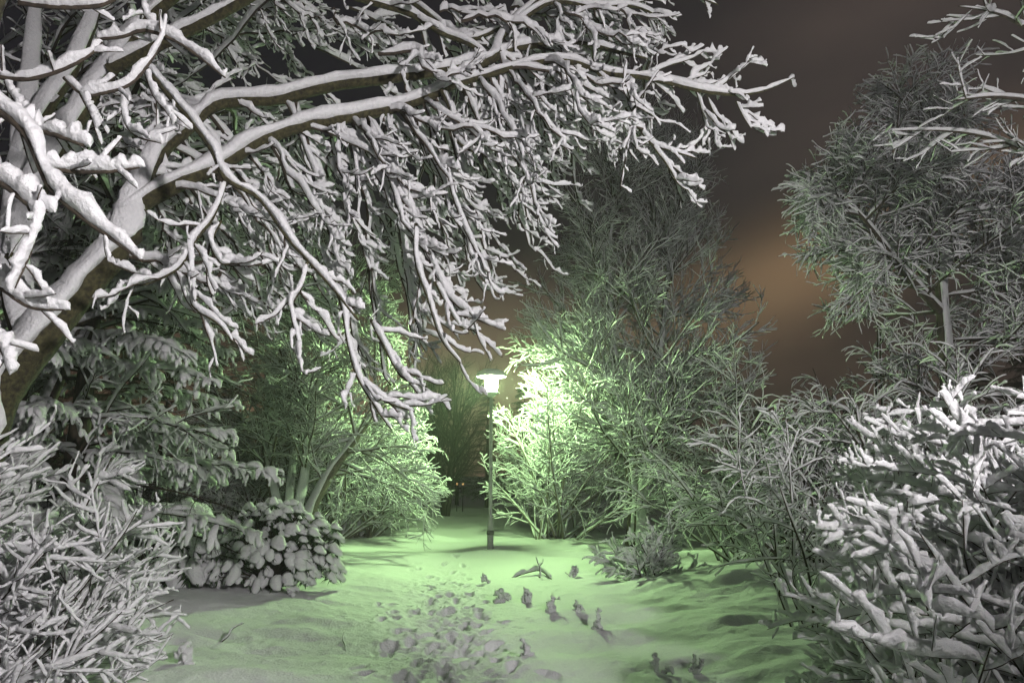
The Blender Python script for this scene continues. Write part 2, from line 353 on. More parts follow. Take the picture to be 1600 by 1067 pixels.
# ------------------------------------------------------------------ overhanging tree on the left
def overhanging():
    limbs = []
    T = lambda c, n=26: limbs.append(hand(c, n))
    # trunk and main limbs
    b0 = np.array([-4.1, 4.75, -.1, .17])
    c = [b0] + [np.r_[P(*q[:3]), q[3]] for q in [(-60, 800, 4.65, .15), (-28, 700, 4.6, .13), (4, 610, 4.6, .125), (62, 535, 4.6, .12), (130, 450, 4.65, .108), (192, 378, 4.7, .098), (207, 322, 4.75, .088), (228, 268, 4.85, .066)]]
    p, r = catmull(c, 40); limbs.append((p[None], r[None]))
    T([(170, 405, 4.68, .08), (206, 330, 4.75, .07), (300, 278, 4.8, .060), (345, 258, 4.9, .056), (400, 224, 5.0, .052), (470, 198, 5.1, .05), (540, 185, 5.2, .046), (628, 166, 5.3, .042), (700, 138, 5.4, .036), (778, 88, 5.5, .034), (840, 70, 5.5, .03), (900, 66, 5.6, .026), (960, 80, 5.6, .02), (1017, 93, 5.7, .008)], 50)
    T([(180, 395, 4.7, .08), (208, 318, 4.77, .07), (240, 250, 4.9, .06), (290, 203, 5.0, .054), (340, 163, 5.1, .05), (430, 156, 5.2, .048), (520, 134, 5.3, .048), (600, 124, 5.3, .046), (690, 112, 5.4, .044), (765, 94, 5.4, .04), (786, 54, 5.5, .034), (850, -6, 5.6, .03), (930, -60, 5.7, .02)], 50)
    T([(690, 140, 5.4, .03), (760, 118, 5.4, .028), (830, 100, 5.4, .028), (888, 96, 5.4, .026), (950, 115, 5.4, .024), (1010, 122, 5.4, .022), (1098, 143, 5.3, .018), (1160, 148, 5.3, .012), (1200, 140, 5.3, .008), (1240, 122, 5.3, .004)], 44)
    T([(930, 110, 5.4, .016), (958, 140, 5.4, .015), (985, 180, 5.35, .014), (1017, 224, 5.3, .012), (1050, 236, 5.3, .009), (1090, 248, 5.3, .005)], 24)
    T([(1017, 224, 5.3, .009), (1045, 262, 5.3, .008), (1060, 288, 5.3, .006), (1080, 300, 5.3, .004)], 14)
    T([(1088, 143, 5.3, .007), (1098, 175, 5.3, .006), (1112, 200, 5.3, .005), (1118, 215, 5.3, .003)], 10)
    T([(1105, 150, 5.3, .007), (1115, 175, 5.3, .006), (1130, 190, 5.3, .005), (1147, 200, 5.3, .004)], 10)
    T([(1150, 158, 5.3, .006), (1160, 180, 5.3, .006), (1174, 202, 5.3, .004)], 10)
    T([(1010, 120, 5.4, .007), (1040, 105, 5.4, .006), (1080, 92, 5.4, .005), (1108, 75, 5.4, .003)], 12)
    T([(1050, 138, 5.35, .006), (1080, 125, 5.35, .005), (1112, 113, 5.35, .003)], 10)
    T([(1110, 145, 5.3, .006), (1135, 128, 5.3, .005), (1172, 98, 5.3, .003)], 10)
    T([(640, 0, 5.6, .022), (700, 45, 5.6, .02), (735, 62, 5.5, .02), (790, 40, 5.6, .02)], 20)
    T([(480, -30, 5.2, .03), (560, -2, 5.2, .028), (640, 22, 5.3, .026), (690, 52, 5.4, .024), (735, 70, 5.4, .022), (765, 92, 5.4, .02)], 26)
    T([(786, 54, 5.5, .022), (860, 5, 5.5, .02), (930, 12, 5.5, .018), (985, 10, 5.5, .014), (1020, 22, 5.5, .01), (1035, 40, 5.5, .006)], 24)
    T([(850, -20, 5.4, .02), (960, -30, 5.4, .018), (1060, -14, 5.3, .013), (1122, 8, 5.3, .006)], 24)
    T([(690, 140, 5.3, .022), (705, 175, 5.3, .02), (712, 215, 5.25, .017), (735, 235, 5.2, .014), (760, 240, 5.2, .01)], 20)
    # bright branches hanging nearer the camera
    T([(225, 100, 3.9, .022), (262, 145, 3.9, .022), (300, 190, 3.9, .021), (333, 236, 3.9, .02), (354, 280, 3.9, .019), (405, 310, 4, .016), (450, 372, 4, .014), (480, 405, 4, .013), (520, 450, 4, .011), (560, 500, 4, .008)], 40)
    T([(354, 280, 3.9, .014), (332, 340, 3.9, .012), (300, 386, 3.9, .011), (300, 440, 3.9, .010), (302, 478, 3.9, .009), (340, 505, 3.9, .008), (365, 535, 3.9, .006)], 30)
    T([(300, 388, 3.9, .010), (275, 422, 3.9, .009), (225, 444, 3.9, .008), (182, 443, 3.9, .004)], 20)
    T([(345, 345, 4, .010), (330, 380, 4, .009), (345, 410, 4, .009), (362, 412, 4, .006)], 16)
    T([(480, 410, 4, .010), (470, 450, 4, .01), (455, 480, 4, .009), (462, 520, 4, .008), (470, 550, 4, .005)], 18)
    T([(520, 440, 4.3, .014), (535, 480, 4.3, .013), (545, 540, 4.3, .012), (560, 590, 4.3, .011), (590, 640, 4.3, .009), (612, 672, 4.3, .004)], 28)
    T([(560, 590, 4.3, .01), (600, 625, 4.3, .009), (648, 643, 4.3, .004)], 16)
    T([(580, 500, 4.4, .012), (600, 540, 4.4, .011), (630, 590, 4.4, .01), (668, 604, 4.4, .005)], 18)
    T([(650, 350, 4.8, .014), (650, 410, 4.8, .013), (670, 470, 4.8, .012), (690, 530, 4.8, .010), (722, 570, 4.8, .004)], 26)
    T([(680, 440, 4.9, .012), (700, 480, 4.9, .012), (720, 510, 4.9, .01), (744, 517, 4.9, .005)], 16)
    # upright limbs at the top left
    T([(50, 560, 4.7, .09), (20, 440, 5.0, .085), (25, 300, 5.3, .08), (40, 170, 5.6, .075), (50, 60, 5.9, .06), (60, -60, 6.2, .05)], 30)
    T([(30, 250, 5.4, .07), (70, 170, 5.4, .07), (110, 110, 5.5, .065), (140, 40, 5.6, .055), (165, -40, 5.7, .045)], 26)
    T([(20, 420, 5.0, .08), (60, 290, 5.0, .08), (110, 200, 5.1, .078), (170, 110, 5.2, .072), (230, 30, 5.3, .06), (330, -50, 5.4, .05)], 30)
    T([(170, 110, 5.1, .05), (250, 70, 5.1, .05), (330, 30, 5.1, .045), (420, -20, 5.1, .04)], 22)
    root = thing('overhanging_tree', 'leaning mossy tree on the left with snow laden boughs arching over the path', 'tree', (-4.1, 4.75, 0))
    loc = (-4.1, 4.75, 0)
    gt, gc, st, sc_ = Geo(), Geo(), Geo(), Geo()
    for (p, r) in limbs:
        tubes(gt, p, r, 10, .05)
        r0 = float(r.max())
        snow(st, p, r, np.array([.032 + .30 * min(r0, .09)]) , 12, 1.0, .24, jit=.07, vert=.8 if r0 > .1 else .45, step=1.3, wid=.55 if r0 > .1 else .3)
    # long drooping secondaries; each runs from a limb to a point of the canopy
    poly_ends = []
    low = np.array([(150, 330), (250, 420), (380, 470), (470, 540), (560, 640), (640, 600), (705, 550), (735, 500), (790, 470), (840, 440), (850, 395), (880, 330), (905, 270), (960, 250), (1000, 170), (1040, 60)], float)
    up = np.array([(150, 60), (260, 150), (360, 220), (450, 250), (540, 260), (610, 250), (680, 250), (700, 240), (760, 220), (800, 200), (820, 200), (840, 180), (850, 150), (880, 130), (930, 120), (980, 40)], float)
    ends, starts = [], []
    lp_ = [np.c_[p[0]] for (p, r) in limbs]
    allp = np.concatenate([p[0] for (p, r) in limbs[1:6]] + [limbs[13][0][0], limbs[14][0][0], limbs[12][0][0]])
    for k in range(120):
        x = rng.uniform(0, len(low) - 1.001); i = int(x); f = x - i
        lo = low[i] * (1 - f) + low[i + 1] * f; hi = up[i] * (1 - f) + up[i + 1] * f
        q = lo + (hi - lo) * rng.random() ** 1.1
        Y = rng.uniform(4.7, 7.4); e = P(q[0], q[1], Y)
        # limb point up and to the left of it
        d = allp - e; dd = np.linalg.norm(d, axis=1) + 1.2 * np.maximum(0, d[:, 0] + .25) + .9 * np.maximum(0, -d[:, 2] + .25)
        # want a run of roughly .7 - 1.6 m
        dd = np.abs(dd - rng.uniform(.6, 1.5)) + .3 * np.abs(d[:, 1])
        s = allp[np.argmin(dd)]; starts.append(s); ends.append(e)
    # long hanging upper boughs from above the frame
    for k in range(50):
        q = (rng.uniform(250, 1010), rng.uniform(-30, 170)); Y = rng.uniform(5, 8)
        e = P(q[0], q[1], Y); starts.append(e + np.array([-rng.uniform(.4, 1.1), rng.uniform(-.3, .3), rng.uniform(.1, .7)])); ends.append(e)
    s = np.array(starts); e = np.array(ends); n = len(s); Pn = 16
    L = np.linalg.norm(e - s, axis=1, keepdims=True)
    m1 = s + (e - s) * .35 + np.array([0, 0, .12]) * L + rng.normal(0, .05, (n, 3))
    m2 = s + (e - s) * .72 + np.array([0, 0, -.10]) * L + rng.normal(0, .05, (n, 3))
    t = np.linspace(0, 1, Pn)[None, :, None]
    B = (1 - t) ** 3 * s[:, None] + 3 * (1 - t) ** 2 * t * m1[:, None] + 3 * (1 - t) * t ** 2 * m2[:, None] + t ** 3 * e[:, None]
    B = B + .02 * np.cumsum(rng.standard_normal(B.shape), 1) * np.minimum(1, t * 4)
    rad = taper(rng.uniform(.010, .017, n), Pn, .4)
    tubes(gc, B, rad, 6)
    snow(sc_, B, rad, rng.uniform(.027, .042, n), 9, 1.2, .4, jit=.10, vert=.5, blunt=True, step=1.5)
    # twigs: droop along, then lift at the tip
    def twigset(src, rad, nn, ln, r, th, Pn, ang, late, S, t0=.12):
        s0, d, pr, t = sprout(src, rad, nn, t0, .98, ang, perp_bias=(.35, 0, -.25))
        d = norm(d + np.array([.22, 0, -.15]))
        q = grow(s0, d, rng.uniform(ln[0], ln[1], len(s0)) * (1 - .35 * t), Pn, (.1, 0, -.45), late, .28)
        rr = taper(np.minimum(rng.uniform(r[0], r[1], len(s0)), pr), Pn, .5)
        tubes(gc, q, rr, 4); snow(sc_, q, rr, th * np.exp(.25 * rng.standard_normal(len(s0))), S, 1.2, .45, vert=.5, step=1.4, jit=.11, blunt=True)
        return q, rr
    q, rr = twigset(B, rad, 7, (.2, .58), (.005, .008), .026, 13, (25, 65), (.35, 0, 1.3), 8)
    twigset(q, rr, 3, (.08, .26), (.0035, .005), .018, 8, (25, 65), (.2, 0, 1.2), 7)
    for k, (p, r) in enumerate(limbs[1:29]):
        if r.max() > .03: nn = 9
        else: nn = 6
        q, rr = twigset(p, r, nn, (.18, .5), (.006, .009), .027, 13, (30, 70), (.3, 0, 1.3), 8)
        if r.max() < .03: twigset(q, rr, 1, (.08, .2), (.003, .004), .018, 8, (30, 60), (.2, 0, .6), 7)
    a = gt.build('trunk', MOSS, root, loc); c = gc.build('crown', BARK, root, loc)
    st.build('snow_cover', SNOW, a, loc); sc_.build('snow_cover', SNOW, c, loc)
overhanging()

# nearest tree: its trunk stands just outside the frame, thick snowy branches reach in
def near_tree():
    base = (-2.75, 2.3, 0)
    root = thing('near_tree', 'close tree at the left edge with thick snow covered branches reaching into view', 'tree', base)
    gt, gc, st, sc_ = Geo(), Geo(), Geo(), Geo()
    tr = [np.r_[np.array(b), r] for b, r in [((-2.75, 2.3, -.1), .12), ((-2.6, 2.35, .9), .10), ((-2.35, 2.4, 1.7), .085), ((-2.15, 2.45, 2.3), .07), ((-2.2, 2.5, 3.0), .055), ((-2.1, 2.5, 4.0), .04)]]
    p, r = catmull(tr, 30); tubes(gt, p[None], r[None], 10, .04); snow(st, p[None], r[None], np.array([.04]), 10, 1, .2, vert=.4)
    L = [[(-160, 90, 2.5, .03), (-60, 140, 2.5, .024), (10, 180, 2.5, .02), (45, 215, 2.5, .018), (66, 265, 2.5, .016), (85, 300, 2.5, .015), (130, 340, 2.5, .013), (175, 372, 2.5, .011), (222, 408, 2.5, .006)],
         [(10, 180, 2.5, .014), (50, 200, 2.6, .013), (90, 212, 2.6, .012), (133, 228, 2.6, .008)],
         [(66, 262, 2.55, .012), (120, 268, 2.6, .011), (170, 268, 2.6, .009), (218, 262, 2.6, .004)],
         [(-120, 260, 2.4, .025), (-40, 270, 2.4, .02), (10, 290, 2.4, .017), (50, 322, 2.4, .013), (75, 330, 2.4, .008)],
         [(45, 318, 2.4, .011), (55, 350, 2.4, .01), (45, 395, 2.4, .009), (22, 450, 2.4, .005)],
         [(-150, 400, 2.5, .02), (-40, 420, 2.5, .014), (10, 455, 2.5, .011), (50, 480, 2.5, .009), (102, 484, 2.5, .004)],
         [(-100, 110, 3.2, .02), (-20, 118, 3.2, .015), (40, 124, 3.2, .013), (90, 112, 3.2, .011), (135, 90, 3.2, .008), (160, 66, 3.2, .004)],
         [(100, 122, 3.2, .009), (125, 145, 3.2, .009), (150, 148, 3.2, .009), (200, 134, 3.2, .009), (228, 105, 3.2, .009), (250, 70, 3.2, .006), (260, 20, 3.2, .004)],
         [(125, 145, 3.2, .008), (140, 175, 3.2, .007), (148, 196, 3.2, .004)],
         [(150, 62, 3.3, .009), (190, 58, 3.3, .010), (225, 48, 3.3, .011), (270, 62, 3.3, .010), (310, 88, 3.3, .009), (352, 122, 3.3, .004)],
         [(8, 128, 3.2, .007), (18, 150, 3.2, .006), (42, 178, 3.2, .005)],
         [(190, 140, 3.3, .006), (193, 185, 3.3, .006), (212, 212, 3.3, .006), (252, 224, 3.3, .004)],
         [(225, 110, 3.3, .007), (240, 150, 3.3, .006), (258, 172, 3.3, .006), (268, 188, 3.3, .004)],
         [(30, 5, 3.2, .014), (90, 12, 3.2, .013), (150, 10, 3.2, .012), (180, 0, 3.2, .008)],
         [(230, -20, 3.4, .008), (225, 20, 3.4, .008), (245, 48, 3.4, .005)],
         [(-90, 470, 2.5, .02), (-30, 520, 2.5, .016), (0, 540, 2.5, .01), (12, 575, 2.5, .006)]]
    for c in L:
        p, r = hand(c, 30); big = c[0][2] < 3
        tubes(gc, p, r, 8, .04); snow(sc_, p, r, np.array([.050 if big else .036]), 12, 1.1, .3, jit=.07, vert=.6, step=1.7, blunt=True)
        s0, d, pr, t = sprout(p, r, 3, .2, .9, (35, 70)); q = grow(s0, d, rng.uniform(.08, .22, len(s0)), 10, (0, 0, -.2), (0, 0, .5), .12)
        rr = taper(np.minimum(.004, pr), 10, .5); tubes(gc, q, rr, 5); snow(sc_, q, rr, np.full(len(q), .024), 8, 1.0, .25, vert=.5, blunt=True)
    a = gt.build('trunk', MOSS, root, base); c = gc.build('crown', BARK, root, base)
    st.build('snow_cover', SNOW, a, base); sc_.build('snow_cover', SNOW, c, base)
near_tree()

def gpos(x, y): return np.array([x, y, hz(x, y)])
# a finer deciduous tree standing behind the overhanging one
b = gpos(-6.6, 8.6)
plant('snowy_tree', 'fine twigged snowy tree filling the upper left behind the leaning trunk', 'tree', b,
      [dict(n=9, t0=.3, ang=(35, 75), len=(2.2, 4.2), P=10, r=.035, trop=(.25, 0, .05), late=(0, 0, -.5), wig=.12, fall=.3),
       dict(n=9, t0=.15, ang=(25, 60), len=(.9, 1.8), P=8, r=.011, trop=(.1, 0, -.5), late=(0, 0, .4), wig=.14),
       dict(n=7, ang=(25, 60), len=(.25, .6), P=6, r=.005, trop=(0, 0, -.5), late=(0, 0, .9), wig=.15)],
      fan(b, 4, (5, 28), (5.5, 7.5), (.10, .14), 14, (.15, 0, .1), wig=.06, lean=(.15, 0)), BARK, (.05, .04, .03, .022))

# ------------------------------------------------------------------ left foreground shrub
b = gpos(-3.95, 4.6)
st = fan(b, 90, (5, 80), (1.0, 2.1), (.010, .016), 13, (.1, 0, -.05), (0, 0, .35), .12, .35, lean=(.38, -.1))
plant('snowy_shrub', 'bare shrub with long pale snow coated twigs at the lower left corner', 'shrub', b,
      [dict(n=11, t0=.15, ang=(25, 65), len=(.35, .85), P=12, r=.006, trop=(.15, 0, -.05), late=(0, 0, .45), wig=.13),
       dict(n=6, ang=(25, 60), len=(.10, .36), P=9, r=.0045, trop=(.1, 0, 0), late=(0, 0, .35), wig=.13)],
      st, BARK, (.032, .028, .021), S=(6, 5, 4), sS=(9, 8, 7), fin=1.0, wid=.34, keep=left_shape, vert=.6, lump=.28, blunt=True)

# ------------------------------------------------------------------ right foreground shrub
b = gpos(3.2, 3.9)
st = fan(b, 70, (8, 70), (1.1, 2.0), (.008, .014), 14, (0, 0, .05), (0, 0, 0), .12, .45, lean=(-.15, 0))
st += fan(gpos(3.3, 2.4), 10, (8, 60), (1.0, 1.6), (.012, .018), 14, (0, 0, .05), (0, 0, 0), .12, .4, lean=(-.05, 0))  # extra stems beyond the frame, added to shade the low snow
plant('snowy_shrub', 'large twiggy shrub loaded with thick white snow at the lower right', 'shrub', b,
      [dict(n=13, t0=.05, ang=(45, 85), len=(.45, 1.15), P=13, r=.008, trop=(0, 0, -.15), late=(0, 0, .15), wig=.2, flat=.4, bias=(-.2, 0, .3)),
       dict(n=10, ang=(35, 75), len=(.10, .34), P=9, r=.005, trop=(0, 0, .05), wig=.12, flat=.8, bias=(0, 0, .7))],
      st, BARK, (.030, .030, .026), S=(6, 5, 4), sS=(9, 9, 8), fin=1.2, wid=.34, vert=.5, lump=.3, blunt=True, slump=1.6, jit=.08, keep=mound_shape)

# unseen bush added beside the viewer to shade the path from the white lamp
b = gpos(2.1, .1)
plant('shade_bush', 'unseen tall snowy bush added right of the viewer to shade the path', 'bush', b,
      [dict(n=12, t0=.15, ang=(25, 65), len=(.25, .45), P=8, r=.008, wig=.13), dict(n=4, ang=(30, 65), len=(.12, .25), P=6, r=.005, wig=.13)],
      fan(b, 44, (0, 10), (2.5, 2.8), (.012, .018), 10, (0, 0, .1), wig=.05, base_r=.34), BARK, (.035, .035, .03), fin=1.0)

# grey angular sapling beside it
b = gpos(3.0, 7.3)
plant('snowy_sapling', 'thin grey sapling with angular snowy twigs left of the big right shrub', 'sapling', b,
      [dict(n=8, t0=.2, ang=(35, 75), len=(.4, 1.0), P=8, r=.007, trop=(0, 0, 0), late=(0, 0, -.3), wig=.2),
       dict(n=6, ang=(35, 70), len=(.15, .45), P=8, r=.005, wig=.26)],
      fan(b, 7, (6, 35), (1.3, 2.4), (.012, .02), 10, wig=.13, base_r=.15), BARK, (.024, .022, .017), S=(6, 5, 4), sS=(8, 7, 6), fin=1.0)

# ------------------------------------------------------------------ tall tree right of the lamp
b = gpos(2.9, 16.2)
trunk2 = []
for c in [[(986, 868, 16.2, .18), (990, 800, 16.2, .14), (985, 730, 16.2, .125), (975, 650, 16.2, .10), (960, 560, 16.1, .075), (950, 430, 16.0, .05), (960, 300, 16.0, .03), (965, 215, 16.0, .012)],
          [(996, 868, 16.1, .16), (1000, 790, 16.1, .13), (1010, 720, 16.1, .11), (1020, 640, 16.2, .09), (1035, 520, 16.3, .06), (1045, 380, 16.4, .035), (1050, 220, 16.4, .012)]]:
    trunk2.append(hand(c, 22))
skirt = lambda s: np.clip(1.35 - .10 * s[:, 2], .4, 1.2)
plant('tall_tree', 'tall double stemmed tree with dense snowy crown to the right of the lamp', 'tree', b,
      [dict(n=40, t0=.25, t1=.96, ang=(32, 78), len=(3.2, 5.4), P=11, r=.026, trop=(0, 0, .22), late=(0, 0, .3), wig=.19, fall=.6),
       dict(n=13, t0=.12, ang=(22, 55), len=(1.0, 2.0), P=8, r=.011, trop=(0, 0, .25), wig=.13, fall=.45),
       dict(n=11, ang=(22, 56), len=(.28, .72), P=6, r=.006, trop=(0, 0, .2), wig=.17)],
      trunk2, BARK, (.03, .032, .025, .021), S=(10, 6, 4, 3), sS=(9, 6, 5, 4), fin=1.0, tvert=.05, keep=tall_shape, thin=(5.5, 6.5))

# bright bush growing round the lamp
b = gpos(.95, 18.2)
plant('bright_bush', 'many stemmed arching bush glowing green white beside the lamp post', 'bush', b,
      [dict(n=13, t0=.25, ang=(25, 65), len=(.9, 1.7), P=8, r=.011, trop=(0, 0, .05), late=(0, 0, -.1), wig=.15),
       dict(n=12, ang=(25, 65), len=(.2, .55), P=6, r=.006, trop=(0, 0, .05), wig=.2)],
      fan(b, 56, (5, 66), (3.0, 5.4), (.02, .04), 12, (0, 0, .15), (0, 0, -.3), .08, .3, lean=(.02, -.03)), PALE, (.03, .024, .018), fin=1.0, keep=open_gap)

# dense bush right of the tall tree
b = gpos(4.6, 13.4)
plant('thicket_bush', 'dense dim green bush with drooping stems right of the tall tree trunk', 'bush', b,
      [dict(n=10, t0=.2, ang=(25, 60), len=(.9, 1.6), P=8, r=.010, trop=(0, 0, -.2), late=(0, 0, -.3), wig=.12),
       dict(n=7, ang=(25, 60), len=(.25, .6), P=6, r=.005, trop=(0, 0, -.2), wig=.14)],
      fan(b, 34, (10, 65), (2.0, 3.8), (.02, .035), 11, (0, 0, .1), (0, 0, -.5), .08, .5), BARK, (.03, .024, .018), fin=1.0)

# small snowy shrub in front of the tall tree
b = gpos(2.1, 11.0)
plant('low_shrub', 'small white snow clotted shrub at the foot of the tall tree', 'shrub', b,
      [dict(n=8, t0=.2, ang=(30, 65), len=(.3, .55), P=8, r=.006, trop=(0, 0, -.1), late=(0, 0, -.2), wig=.13, flat=.6),
       dict(n=4, ang=(30, 60), len=(.1, .24), P=6, r=.004, wig=.13)],
      fan(b, 15, (20, 80), (.6, 1.0), (.010, .016), 9, (0, 0, .1), wig=.1, base_r=.12), BARK, (.038, .042, .036), sS=(8, 7, 6), fin=1.0)

# ------------------------------------------------------------------ left middle tree and bushes
b = gpos(-5.1, 15.3)
st = []
for c in [[(452, 875, 15.3, .15), (440, 820, 15.3, .12), (425, 760, 15.4, .10), (415, 690, 15.5, .08), (420, 600, 15.7, .055), (440, 500, 15.7, .03), (450, 420, 15.7, .012)],
          [(458, 875, 15.2, .16), (462, 820, 15.2, .12), (475, 740, 15.2, .10), (485, 660, 15.2, .08), (510, 560, 15.2, .05), (540, 470, 15.2, .03), (560, 420, 15.2, .012)],
          [(464, 875, 15.0, .17), (480, 810, 15.0, .13), (510, 750, 15.0, .11), (545, 700, 14.9, .08), (590, 640, 14.9, .055), (640, 580, 14.9, .03), (665, 540, 14.9, .012)],
          [(452, 875, 15.5, .13), (450, 790, 15.5, .10), (458, 700, 15.6, .08), (455, 600, 15.8, .05), (480, 480, 15.9, .02)]]:
    st.append(hand(c, 18))
plant('middle_tree', 'spreading multi stemmed snowy tree left of the path with green lit twigs', 'tree', b,
      [dict(n=24, t0=.28, ang=(30, 78), len=(1.7, 3.3), P=10, r=.026, trop=(0, 0, .1), late=(0, 0, -.3), wig=.12, fall=.4),
       dict(n=9, t0=.12, ang=(25, 55), len=(.8, 1.5), P=8, r=.010, trop=(0, 0, 0), late=(0, 0, -.2), wig=.13),
       dict(n=10, ang=(25, 60), len=(.22, .58), P=6, r=.006, trop=(0, 0, .1), wig=.2)],
      st, PALE, (.03, .028, .023, .018), S=(9, 6, 4, 3), fin=1.0, tvert=.2, keep=open_gap)

for (px, Y, lab, ln, lean, n) in [(528, 17.6, 'arching bush brightly lit by the lamp, drooping toward the path', 3.0, (.30, -.1), 28),
                                  (582, 18.2, 'low spreading bush beyond the arching one, hanging over dark hollow', 2.7, (.35, 0), 24),
                                  (395, 17.2, 'dim green bush behind the snow ball rhododendron', 3.0, (0, 0), 26)]:
    x = (px - 800) / F * Y; b = gpos(x, Y)
    plant('weeping_bush', lab, 'bush', b,
      [dict(n=10, t0=.3, ang=(25, 60), len=(.8, 1.5), P=8, r=.012, trop=(.1, 0, -.3), late=(0, 0, -.4), wig=.12),
       dict(n=11, ang=(25, 60), len=(.18, .5), P=6, r=.006, trop=(0, 0, -.25), wig=.2)],
      fan(b, n, (15, 55), (ln * .8, ln * 1.25), (.03, .055), 11, (0, 0, .05), (.1, 0, -.5), .08, .2, lean=lean), PALE, (.032, .024, .018), fin=1.0, keep=open_gap)

# ------------------------------------------------------------------ trees on the right
b = gpos(7.1, 11.2)
st = [hand([(1490, 800, 11.2, .17), (1482, 640, 11.2, .12), (1475, 520, 11.2, .10), (1470, 440, 11.2, .085), (1475, 360, 11.2, .06), (1462, 250, 11.3, .04), (1425, 120, 11.4, .012)], 22),
      hand([(1472, 490, 11.2, .07), (1440, 455, 11.0, .065), (1400, 410, 10.8, .055), (1362, 358, 10.6, .035), (1330, 320, 10.5, .02), (1305, 300, 10.4, .01)], 20),
      hand([(1474, 430, 11.2, .06), (1500, 390, 11.2, .05), (1560, 360, 11.0, .04), (1640, 340, 10.8, .02)], 18),
      hand([(1470, 420, 11.2, .05), (1420, 350, 11.6, .045), (1390, 260, 11.8, .03), (1370, 190, 12, .012)], 18)]
plant('silvery_tree', 'wide dim silvery tree on the right with fan like snowy sprays', 'tree', b,
      [dict(n=23, t0=.12, ang=(35, 85), len=(1.4, 2.8), P=9, r=.026, trop=(-.1, -.1, .05), late=(0, 0, -.5), wig=.14, fall=.5),
       dict(n=12, t0=.12, ang=(28, 55), len=(.5, 1.1), P=8, r=.010, trop=(0, 0, 0), late=(0, 0, -.3), wig=.12, flat=.7),
       dict(n=9, ang=(28, 60), len=(.25, .62), P=7, r=.005, trop=(0, 0, -.2), wig=.22)],
      st, BARK, (.03, .034, .027, .021), S=(9, 6, 4, 3), fin=1.0, tvert=.04, keep=silver_shape)
b = gpos(6.6, 6.6)
st = [hand([(1800, 700, 6.6, .14), (1800, 400, 6.6, .12), (1790, 150, 6.6, .10), (1780, -60, 6.6, .07), (1780, -250, 6.6, .04)], 20),
      hand([(1795, 240, 6.6, .05), (1720, 200, 6.5, .04), (1640, 165, 6.4, .028), (1560, 152, 6.3, .016), (1490, 157, 6.3, .006)], 24),
      hand([(1790, 120, 6.6, .05), (1700, 90, 6.5, .035), (1610, 48, 6.5, .02), (1560, 22, 6.4, .012), (1496, 10, 6.4, .004)], 24),
      hand([(1795, 350, 6.6, .05), (1720, 300, 6.8, .04), (1640, 260, 7.0, .028), (1560, 220, 7.1, .018), (1480, 205, 7.2, .01), (1370, 205, 7.2, .004)], 24)]
plant('edge_tree', 'bright snowy tree at the right edge with branches poking into the dark sky', 'tree', b,
      [dict(n=9, t0=.3, ang=(30, 65), len=(.5, 1.0), P=9, r=.010, trop=(0, 0, .1), wig=.12, fall=.5),
       dict(n=5, t0=.15, ang=(28, 55), len=(.2, .45), P=7, r=.004, trop=(0, 0, 0), wig=.12)],
      st, BARK, (.035, .028, .022), S=(9, 5, 4), sS=(9, 7, 6), fin=1.0, blunt=True)
for (px, Y, lab, ln) in [(1350, 13.5, 'drooping grey shrub mass below the silvery tree on the right', 4.3), (1250, 10.4, 'dark green shrub between the tall tree and big right shrub', 2.2), (1470, 9.0, 'dim snowy shrub behind the big right foreground shrub', 2.7)]:
    x = (px - 800) / F * Y; b = gpos(x, Y)
    plant('drooping_shrub', lab, 'shrub', b,
      [dict(n=10, t0=.25, ang=(25, 60), len=(.7, 1.4), P=8, r=.011, trop=(0, 0, -.2), late=(0, 0, -.6), wig=.12),
       dict(n=8, ang=(25, 55), len=(.2, .5), P=6, r=.005, trop=(0, 0, -.5), wig=.13)],
      fan(b, 30, (8, 68), (ln * .7, ln * 1.15), (.025, .045), 11, (0, 0, .1), (0, 0, -.5), .08, .3), BARK, (.03, .026, .020), fin=1.0)

